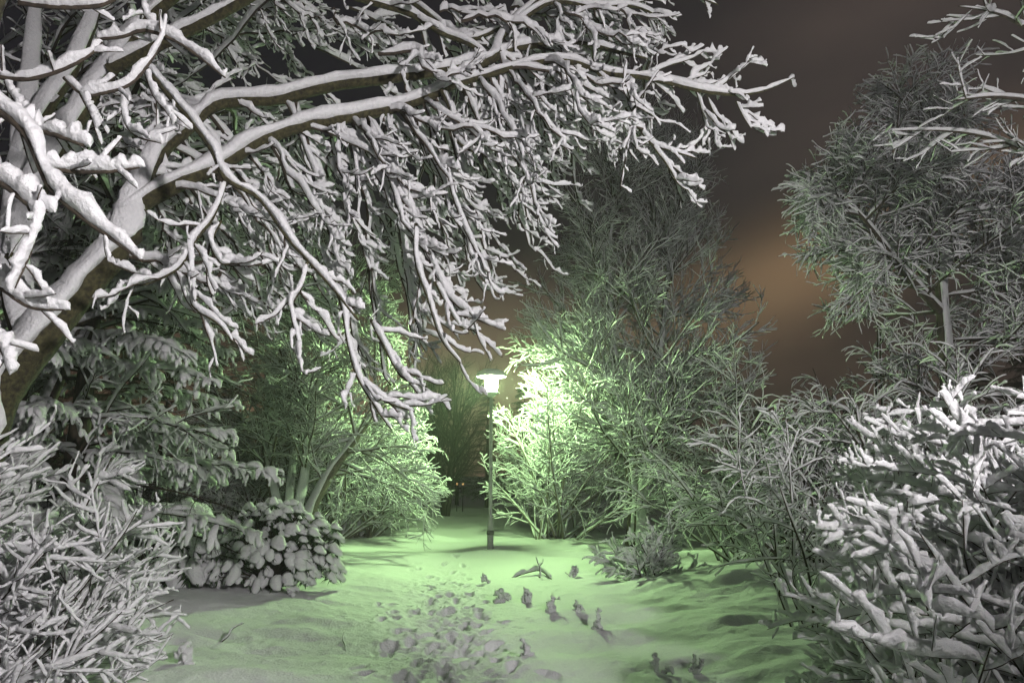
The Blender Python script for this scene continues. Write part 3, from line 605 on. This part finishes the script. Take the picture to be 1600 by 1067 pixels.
# ------------------------------------------------------------------ spruce
def spruce(label, base, H, R0, n_whorl, per, snowy=1.0):
    root = thing('spruce', label, 'spruce', base)
    gt, gb, gn, gs = Geo(), Geo(), Geo(), Geo()
    z = np.linspace(-.2, H, 14); p = np.stack([np.full(14, base[0]), np.full(14, base[1]), base[2] + z], -1)[None]
    tubes(gt, p, (.16 * (1 - np.linspace(0, .97, 14)))[None], 9, .04)
    st, d, L = [], [], []
    for k in range(n_whorl):
        f = k / n_whorl; zz = .85 + f * (H - 1.0)
        for j in range(per):
            a = 2 * math.pi * (j + rng.random() * .8) / per + k * .7
            st.append([base[0], base[1], base[2] + zz + rng.uniform(-.12, .12)]); e = rng.uniform(.0, .28)
            d.append([math.cos(a), math.sin(a), e]); L.append(R0 * (1 - f) ** .8 * rng.uniform(.8, 1.12) + .15)
    st, d, L = np.array(st), np.array(d), np.array(L)
    q = grow(st, d, L, 12, (0, 0, -.38), (0, 0, .12), .05); rq = taper(np.full(len(q), .022), 12, .2)
    tubes(gb, q, rq, 5)
    # flat side branchlets either side
    s0, dd, pr, t = sprout(q, rq, 26, .14, .99, (38, 60), flat=.15)
    ln = (.16 + .50 * (1 - t) * np.repeat(L, 26) / 2.2) * rng.uniform(.75, 1.2, len(t))
    q2 = grow(s0, dd, ln, 7, (0, 0, -.35), (0, 0, -.45), .08); r2 = taper(np.full(len(q2), .005), 7, .5)
    tubes(gb, q2, r2, 3)
    s0, dd, pr, t3 = sprout(q2, r2, 3, .2, .9, (35, 55), flat=.2)
    q3 = grow(s0, dd, np.repeat(ln, 3) * rng.uniform(.3, .55, len(s0)), 5, (0, 0, -.7), (0, 0, -.3), .08); r3 = taper(np.full(len(q3), .004), 5, .5)
    # needles as narrow blades along the branchlets
    for (src, nn, nl) in ((q2, 26, .035), (q3, 12, .03)):
        a, dn, _, _ = sprout(src, np.full(src.shape[:2], .003), nn, .05, 1.0, (35, 65))
        e = a + dn * nl * rng.uniform(.7, 1.2, (len(a), 1)); w = norm(np.cross(dn, rng.standard_normal(dn.shape))) * .0022
        V = np.stack([a - w, a + w, e], 1).reshape(-1, 3); gn.add(V, np.arange(len(V)).reshape(-1, 3))
    if snowy:
        pad = (rng.random(len(q)) < snowy)
        lumpf = np.where(pad, rng.uniform(.7, 1.25, len(q)), .0)
        keep = lumpf > 0
        snow(gs, q[keep], rq[keep], .055 * lumpf[keep], 7, .8, .3, wid=.45)
        l2 = np.repeat(lumpf, 26); k2 = (l2 > 0) & (rng.random(len(l2)) < .92)
        snow(gs, q2[k2], r2[k2] * 1.5, .085 * l2[k2] * rng.uniform(.7, 1.2, k2.sum()), 7, .5, .35, vert=.5, blunt=True, tear=.1, wid=.45)
        l3 = np.repeat(l2, 3); k3 = (l3 > 0) & (rng.random(len(l3)) < .7)
        snow(gs, q3[k3], r3[k3], .056 * l3[k3], 5, .6, .3, vert=.5, blunt=True, tear=.1, wid=.45)
    gt.build('trunk', BARK, root, base); f = gb.build('boughs', BARK, root, base)
    gn.build('needles', NEEDLE, f, base, smooth=False)
    if snowy: gs.build('snow_cover', SNOW, f, base)
    return root
spruce('dark spruce behind the leaning trunk with drooping snow padded boughs', gpos(-5.35, 8.5), 7.5, 2.25, 15, 9, .75)

# ------------------------------------------------------------------ snow ball evergreen shrubs
def ball_template(nu=10, nv=8):
    V = []
    for i in range(nv + 1):
        th = math.pi * i / nv
        for j in range(nu):
            ph = 2 * math.pi * j / nu; V.append((math.sin(th) * math.cos(ph), math.sin(th) * math.sin(ph), math.cos(th)))
    Fc = [[i * nu + j, (i + 1) * nu + j, (i + 1) * nu + (j + 1) % nu, i * nu + (j + 1) % nu] for i in range(nv) for j in range(nu)]
    return np.array(V), np.array(Fc)
BV, BF = ball_template()
def rhodo(name, label, base, rx, ry, h, n, br, lump_h=1.0):
    root = thing(name, label, 'shrub', base); gs, gl, gst = Geo(), Geo(), Geo()
    u = rng.random(n); az = rng.uniform(0, 2 * math.pi, n); el = np.arcsin(u * .98)
    rr = rng.uniform(.66, 1.12, n) * (1 + .16 * np.sin(3 * az + 1) + .10 * np.sin(5 * az))
    pos = np.c_[np.cos(el) * np.cos(az) * rx * rr, np.cos(el) * np.sin(az) * ry * rr, .10 + (h - .1) * np.sin(el) * rng.uniform(.85, 1.05, n)] + base
    dirs = norm(pos - base - np.array([0, 0, h * .3]))
    for k in range(n):
        r = br * rng.uniform(.5, 1.5); v = BV.copy()
        v = v * (1 + .10 * np.sin(v[:, :1] * 3 + rng.uniform(0, 6)) + .08 * np.cos(v[:, 1:2] * 4 + rng.uniform(0, 6)) + .05 * rng.standard_normal((len(v), 1)))
        v[:, 2] *= np.where(v[:, 2] > 0, .9, 1.3)
        v[:, :2] *= (1 + .18 * np.clip(-v[:, 2:3], -1, 1)); v = v * r * np.array([1, 1, lump_h]) * rng.uniform(.8, 1.15, 3)
        v += dirs[k] * r * .9 * np.clip(-v[:, 2:3] / r, 0, 1.4); gs.add(v + pos[k] + [0, 0, r * .4], BF)
        m = 5
        for j in range(m):
            a = 2 * math.pi * j / m + rng.random(); o = np.array([math.cos(a), math.sin(a), -rng.uniform(.5, 1.3)]); o /= np.linalg.norm(o)
            s = np.cross(o, [0, 0, 1]); s /= np.linalg.norm(s) + 1e-6; p0 = pos[k] + [0, 0, r * .1]; ll = r * rng.uniform(1.7, 2.5); w = r * .28
            mid = p0 + o * ll * .5 + [0, 0, ll * .08]; tip = p0 + o * ll
            gl.add([p0, mid - s * w, tip, mid + s * w], [[0, 1, 2, 3]])
    q0 = np.repeat(np.array(base)[None], n, 0) + rng.normal(0, .08, (n, 3)) * [1, 1, 0]
    t = np.linspace(0, 1, 6)[None, :, None]; mid = (q0 + pos) / 2 + [0, 0, .12]
    B = (1 - t) ** 2 * q0[:, None] + 2 * t * (1 - t) * mid[:, None] + t ** 2 * pos[:, None]
    tubes(gst, B, taper(np.full(n, .010), 6, .4), 4)
    gst.build('stems', BARK, root, base); f = gl.build('foliage', LEAF, root, base, smooth=False); gs.build('snow_cover', SNOW, f, base)
rhodo('rhododendron', 'rounded evergreen shrub covered in small balls of snow left of the path', gpos(-3.35, 9.9), .78, .7, 1.12, 460, .062)
rhodo('evergreen_shrub', 'low dim evergreen shrub sagging under snow beside the snow ball rhododendron', gpos(-4.75, 9.6), .95, .6, .72, 190, .088, 1.1)

# ------------------------------------------------------------------ small snowy stubs in the snow
def stub(label, px, py, size, n, tall, Y=None):
    g0 = G(px, py); x, y = g0[0], g0[1]
    z = hz(x, y); base = np.array([x, y, z])
    root = thing('plant_stub', label, 'plant stub', base); gs, gb = Geo(), Geo()
    for k in range(n):
        o = base + np.r_[rng.normal(0, size * .6, 2) * (n > 1), -.04]; hh = tall * rng.uniform(.65, 1.1)
        q = grow(np.array([o]), np.array([[rng.normal(0, .3), rng.normal(0, .3), 1]]), np.array([hh * 1.2]), 9, wig=.2); r = taper(np.array([.007]), 9, .5)
        tubes(gb, q, r, 5); snow(gs, q, r, np.array([size * .55]), 8, 1.0, .5, jit=.12, vert=.55, blunt=True, wid=.5)
        s0, d, pr, t = sprout(q, r, 6, .1, .95, (35, 80)); q2 = grow(s0, d, hh * rng.uniform(.2, .6, len(s0)), 8, (0, 0, -.4), wig=.25); r2 = taper(np.full(len(q2), .004), 8, .5)
        tubes(gb, q2, r2, 4); snow(gs, q2, r2, np.full(len(q2), size * .5) * rng.uniform(.6, 1.2, len(q2)), 8, .9, .5, jit=.12, vert=.5, blunt=True, wid=.5, step=1.4)
    a = gb.build('stem', BARK, root, base); gs.build('snow_cap', SNOW, a, base)
for args in [('snow capped stub standing upright at the far end of the row by the path', 763, 903, .075, 1, .20),
             ('wide cluster of snowy stubs nearest the trampled path', 790, 930, .085, 4, .17),
             ('leaning group of snow covered stubs in the middle of the row', 822, 938, .075, 3, .18),
             ('curled snowy clump on the lit bank, right end of the row', 855, 955, .08, 3, .13),
             ('lone small snow tuft on the white lit bank', 902, 958, .06, 2, .12),
             ('snowy tuft with dark foot halfway down the bank', 926, 985, .07, 2, .15),
             ('snow lump on the right rim of the trampled path', 822, 1030, .07, 2, .14),
             ('pair of tall snow stubs at the bottom edge', 1032, 1058, .06, 2, .13),
             ('row of low snow stubs at the bottom edge near the right shrub', 1085, 1062, .055, 3, .10),
             ('round snow hummock at the lower left edge of the snow', 290, 1058, .12, 1, .16),
             ('snowy clod at the foot of the rhododendron', 453, 938, .10, 2, .12),
             ('upright white stub beside the fallen branch', 890, 897, .09, 2, .20)]:
    stub(*args)
# fallen branch and stray twigs
def lying(name, label, cat, ctrl, extra, th):
    base = np.array(ctrl[0][:3]); root = thing(name, label, cat, base); gb, gs = Geo(), Geo()
    for k, c in enumerate([ctrl] + extra):
        p, r = catmull(c, 18); tubes(gb, p[None], r[None], 6, .05); snow(gs, p[None], r[None], np.array([th if k == 0 else th * .4]), 9, 1, .3, vert=.2, blunt=True)
    a = gb.build('branch', BARK, root, base); gs.build('snow_cover', SNOW, a, base)
def gr(px, py, up, r):
    g = G(px, py); return np.array([g[0], g[1], hz(g[0], g[1]) + up, r])
c0 = gr(800, 895, .0, .012); c1 = gr(826, 893, .05, .013); c2 = gr(845, 893, .06, .012); c3 = gr(862, 900, .0, .010); m = gr(843, 897, .0, .017)
lying('fallen_branch', 'bent fallen branch with an upright fork lying on the snow bank', 'branch', [c0, c1, c2, c3],
      [[m, m + [.01, 0, .14, -.006], m + [-.03, 0, .24, -.010], m + [-.06, 0, .33, -.014]], [m + [-.01, 0, .18, -.009], m + [.05, 0, .23, -.012], m + [.06, 0, .30, -.015]]], .05)
m = gr(345, 1005, .0, .008)
lying('stray_twig', 'snow coated twig sticking out of the snow near the left shrub', 'twig', [m, m + [.06, 0, .05, -.001], m + [.10, .02, .12, -.002], m + [.20, .02, .17, -.005]], [], .02)
m = gr(540, 1010, .0, .006)
lying('thin_twig', 'thin dark twig lying on the smooth snow left of the footprints', 'twig', [m, m + [-.03, .12, .03, 0], m + [-.10, .30, .05, -.001], m + [-.12, .42, .09, -.003]], [], .003)

# ------------------------------------------------------------------ distant dark trees
protos = {}
def far_tree(kind, label, x, y, s, rz, group='distant trees beyond the lamp'):
    b = np.array([0, 0, 0.])
    if kind not in protos:
        if kind == 'bare':
            r = plant('distant_tree', label, 'tree', b,
              [dict(n=14, t0=.15, ang=(25, 55), len=(1.8, 3.2), P=8, r=.035, trop=(0, 0, .3), wig=.1, fall=.5),
               dict(n=9, t0=.15, ang=(25, 50), len=(.7, 1.3), P=6, r=.012, trop=(0, 0, .25), wig=.12),
               dict(n=6, ang=(25, 50), len=(.3, .6), P=4, r=.007, trop=(0, 0, .1), wig=.12)],
              fan(b, 5, (4, 22), (5, 6.5), (.07, .11), 10, wig=.05), DARKTWIG, (.01,), S=(6, 4, 3, 3), snow_on=False)
        else:
            r = spruce(label, b, 7.0, 1.9, 15, 8, 0); r.name = 'distant_conifer'
        protos[kind] = r
    else:
        src = protos[kind]; r = src.copy(); COL.objects.link(r)
        for ch in src.children:
            c = ch.copy(); COL.objects.link(c); c.parent = r
            for g in ch.children:
                d = g.copy(); COL.objects.link(d); d.parent = c
    r['label'] = label; r['category'] = 'tree' if kind == 'bare' else 'conifer'; r['group'] = group
    r.location = (x, y, hz(x, y)); r.rotation_euler = (0, 0, rz); r.scale = (s, s, s * 1.0)
def fx(px, Y): return (px - 800) / F * Y
far_tree('bare', 'bare dark tree against the warm sky just left of the lamp', fx(700, 27), 27, .93, 0)
far_tree('bare', 'bare dark tree overlapping the left side of the gap, beyond the lit bushes', fx(655, 31), 31, 1.0, 2)
far_tree('conifer', 'dark conifer directly beneath and behind the lamp head', fx(762, 33), 33, .80, .6)
far_tree('conifer', 'dark conifer filling the gap above the end of the path', fx(716, 36), 36, .72, 1.9)
far_tree('conifer', 'dark conifer closing the left side of the gap', fx(672, 34), 34, .75, 3)
far_tree('conifer', 'dark conifer behind the glowing bush right of the lamp', fx(820, 31), 31, .85, 4)
W = 'dark woods behind the middle trees'
LW = 'dark conifer of the woods behind the middle trees'
for k, (px, Y, s) in enumerate([(60, 20, .9), (200, 22, 1.0), (330, 24, .9), (430, 22, .8), (520, 26, .85), (600, 25, .7), (880, 25, .8), (960, 24, .8), (1060, 23, .85), (1150, 21, .62), (1240, 20, .5), (1330, 19, .52), (1430, 18, .6), (1530, 18, .75), (1620, 17, .8), (260, 16, .6), (120, 15, .8), (1190, 17, .5), (1290, 16, .5)]):
    far_tree('conifer', LW, fx(px, Y), Y, s, k * 1.3, W)
# low amber path lights far down the path
for k, (px, lab) in enumerate([(716, 'tiny amber path light at the far end of the path, left one'), (725, 'tiny amber path light at the far end of the path, right one')]):
    x = fx(px, 30); t = thing('path_light', lab, 'path light', (x, 30, hz(x, 30)), 'far amber path lights')
    zt = 1.6 - 30 * .0127 - hz(x, 30)
    g = Geo(); lathe(g, [(.0, -.1), (.02, -.1), (.02, zt - .07), (.0, zt - .07)], 12); g.build('post', DARKTWIG, t)
    g = Geo(); lathe(g, [(.0, zt - .065), (.034, zt - .065), (.034, zt + .015), (.0, zt + .015)], 12); g.build('lamp_head', FAR_LAMP, t)
    g = Geo(); lathe(g, [(.0, zt + .02), (.045, zt + .02), (.04, zt + .04), (.0, zt + .05)], 12); g.build('cap', DARKTWIG, t)

# ------------------------------------------------------------------ haze
hv = [(-60, -30, -1.2), (60, -30, -1.2), (60, 70, -1.2), (-60, 70, -1.2), (-60, -30, 14), (60, -30, 14), (60, 70, 14), (-60, 70, 14)]
USE_HAZE = True
if USE_HAZE:
    m = bpy.data.materials.new('thin_mist'); m.use_nodes = True; nt = m.node_tree; nt.nodes.clear()
    out = nt.nodes.new('ShaderNodeOutputMaterial'); pv = nt.nodes.new('ShaderNodeVolumePrincipled')
    pv.inputs['Color'].default_value = (.95, .95, .95, 1); pv.inputs['Density'].default_value = .0028
    pv.inputs['Anisotropy'].default_value = .2
    nt.links.new(pv.outputs[0], out.inputs['Volume'])
    g = Geo(); g.add(hv, [[0, 3, 2, 1], [4, 5, 6, 7], [0, 1, 5, 4], [1, 2, 6, 5], [2, 3, 7, 6], [3, 0, 4, 7]])
    tag(g.build('haze', m, smooth=False), kind='stuff')

# ------------------------------------------------------------------ sky and added fill sun
w = bpy.data.worlds.new('World'); scene.world = w; w.use_nodes = True; nt = w.node_tree; nt.nodes.clear()
N = nt.nodes.new; Lk = nt.links.new
def val(op, a, b=None, c=None):
    n = N('ShaderNodeMath'); n.operation = op
    for i, x in enumerate((a, b, c)):
        if x is None: continue
        if isinstance(x, (int, float)): n.inputs[i].default_value = x
        else: Lk(x, n.inputs[i])
    return n.outputs[0]
tc = N('ShaderNodeTexCoord'); sp = N('ShaderNodeSeparateXYZ'); Lk(tc.outputs['Generated'], sp.inputs[0])
X, Y_, Z = sp.outputs
az = val('MULTIPLY', val('ARCTAN2', X, Y_), 180 / math.pi); el = val('MULTIPLY', val('ARCSINE', Z), 180 / math.pi)
cb = N('ShaderNodeCombineXYZ'); Lk(val('MULTIPLY', az, .03), cb.inputs[0]); Lk(val('MULTIPLY_ADD', el, .07, val('MULTIPLY', az, -.012)), cb.inputs[1])
nz = N('ShaderNodeTexNoise'); nz.inputs['Scale'].default_value = 1.6; nz.inputs['Detail'].default_value = 3; nz.inputs['Roughness'].default_value = .45
Lk(cb.outputs[0], nz.inputs['Vector'])
def gauss(a0, sa, e0, se, tilt=0):
    da = val('DIVIDE', val('SUBTRACT', az, a0), sa)
    de = val('DIVIDE', val('SUBTRACT', el, val('MULTIPLY_ADD', val('SUBTRACT', az, a0), tilt, e0)), se)
    return val('EXPONENT', val('MULTIPLY', val('ADD', val('MULTIPLY', da, da), val('MULTIPLY', de, de)), -1))
def rgb(fac, col, prev=None):
    m = N('ShaderNodeVectorMath'); m.operation = 'SCALE'; m.inputs[0].default_value = col; Lk(fac, m.inputs['Scale'])
    if prev is None: return m.outputs[0]
    a = N('ShaderNodeVectorMath'); a.operation = 'ADD'; Lk(m.outputs[0], a.inputs[0]); Lk(prev, a.inputs[1]); return a.outputs[0]
nf = val('MAXIMUM', val('MULTIPLY_ADD', nz.outputs['Fac'], 3.0, -.5), .15)
one = val('ADD', 1.0, 0.0)
c = rgb(one, (.0095, .0085, .011))
c = rgb(val('MULTIPLY', gauss(34, 26, 30, 17), nf), (.029, .0200, .0155), c)
c = rgb(val('MULTIPLY', gauss(25, 12, 16.2, 3.7, .3), val('MULTIPLY_ADD', nz.outputs['Fac'], .8, .6)), (.20, .125, .062), c)
c = rgb(val('MULTIPLY', gauss(-3, 13, 6, 8), nf), (.19, .135, .086), c)
c = rgb(val('MULTIPLY', gauss(14, 26, 5, 6, .1), nf), (.045, .028, .016), c)
c = rgb(val('MULTIPLY', gauss(-25, 14, 7, 7), nf), (.10, .055, .03), c)
bg = N('ShaderNodeBackground'); Lk(c, bg.inputs['Color']); bg.inputs['Strength'].default_value = 1
sky = N('ShaderNodeTexSky'); sky.sky_type = 'NISHITA'; sky.sun_disc = False
FILL_EL, FILL_ROT = R(38), R(130)
sky.sun_elevation = FILL_EL; sky.sun_rotation = FILL_ROT
bg2 = N('ShaderNodeBackground'); Lk(sky.outputs[0], bg2.inputs['Color']); bg2.inputs['Strength'].default_value = .0002
ad = N('ShaderNodeAddShader'); Lk(bg.outputs[0], ad.inputs[0]); Lk(bg2.outputs[0], ad.inputs[1])
wo = N('ShaderNodeOutputWorld'); Lk(ad.outputs[0], wo.inputs['Surface'])
sl = bpy.data.lights.new('night_fill', 'SUN'); sl.energy = .05; sl.angle = R(12); sl.color = (1, .97, .95)  # weak sun added as overall fill for the night
so = bpy.data.objects.new('night_fill', sl); COL.objects.link(so)
# sun_rotation measured clockwise from +Y
from mathutils import Vector
sd = Vector((math.sin(FILL_ROT) * math.cos(FILL_EL), math.cos(FILL_ROT) * math.cos(FILL_EL), math.sin(FILL_EL)))
so.rotation_euler = sd.to_track_quat('Z', 'Y').to_euler(); so.location = sd * 30

# ------------------------------------------------------------------ render settings
vs = scene.view_settings; vs.view_transform = 'Standard'; vs.look = 'None'; vs.exposure = 0; vs.gamma = 1
cy = scene.cycles
cy.max_bounces = 4; cy.diffuse_bounces = 3; cy.glossy_bounces = 1; cy.transmission_bounces = 1; cy.volume_bounces = 0; cy.transparent_max_bounces = 4
cy.caustics_reflective = False; cy.caustics_refractive = False
cy.use_denoising = True
cy.sample_clamp_indirect = 4
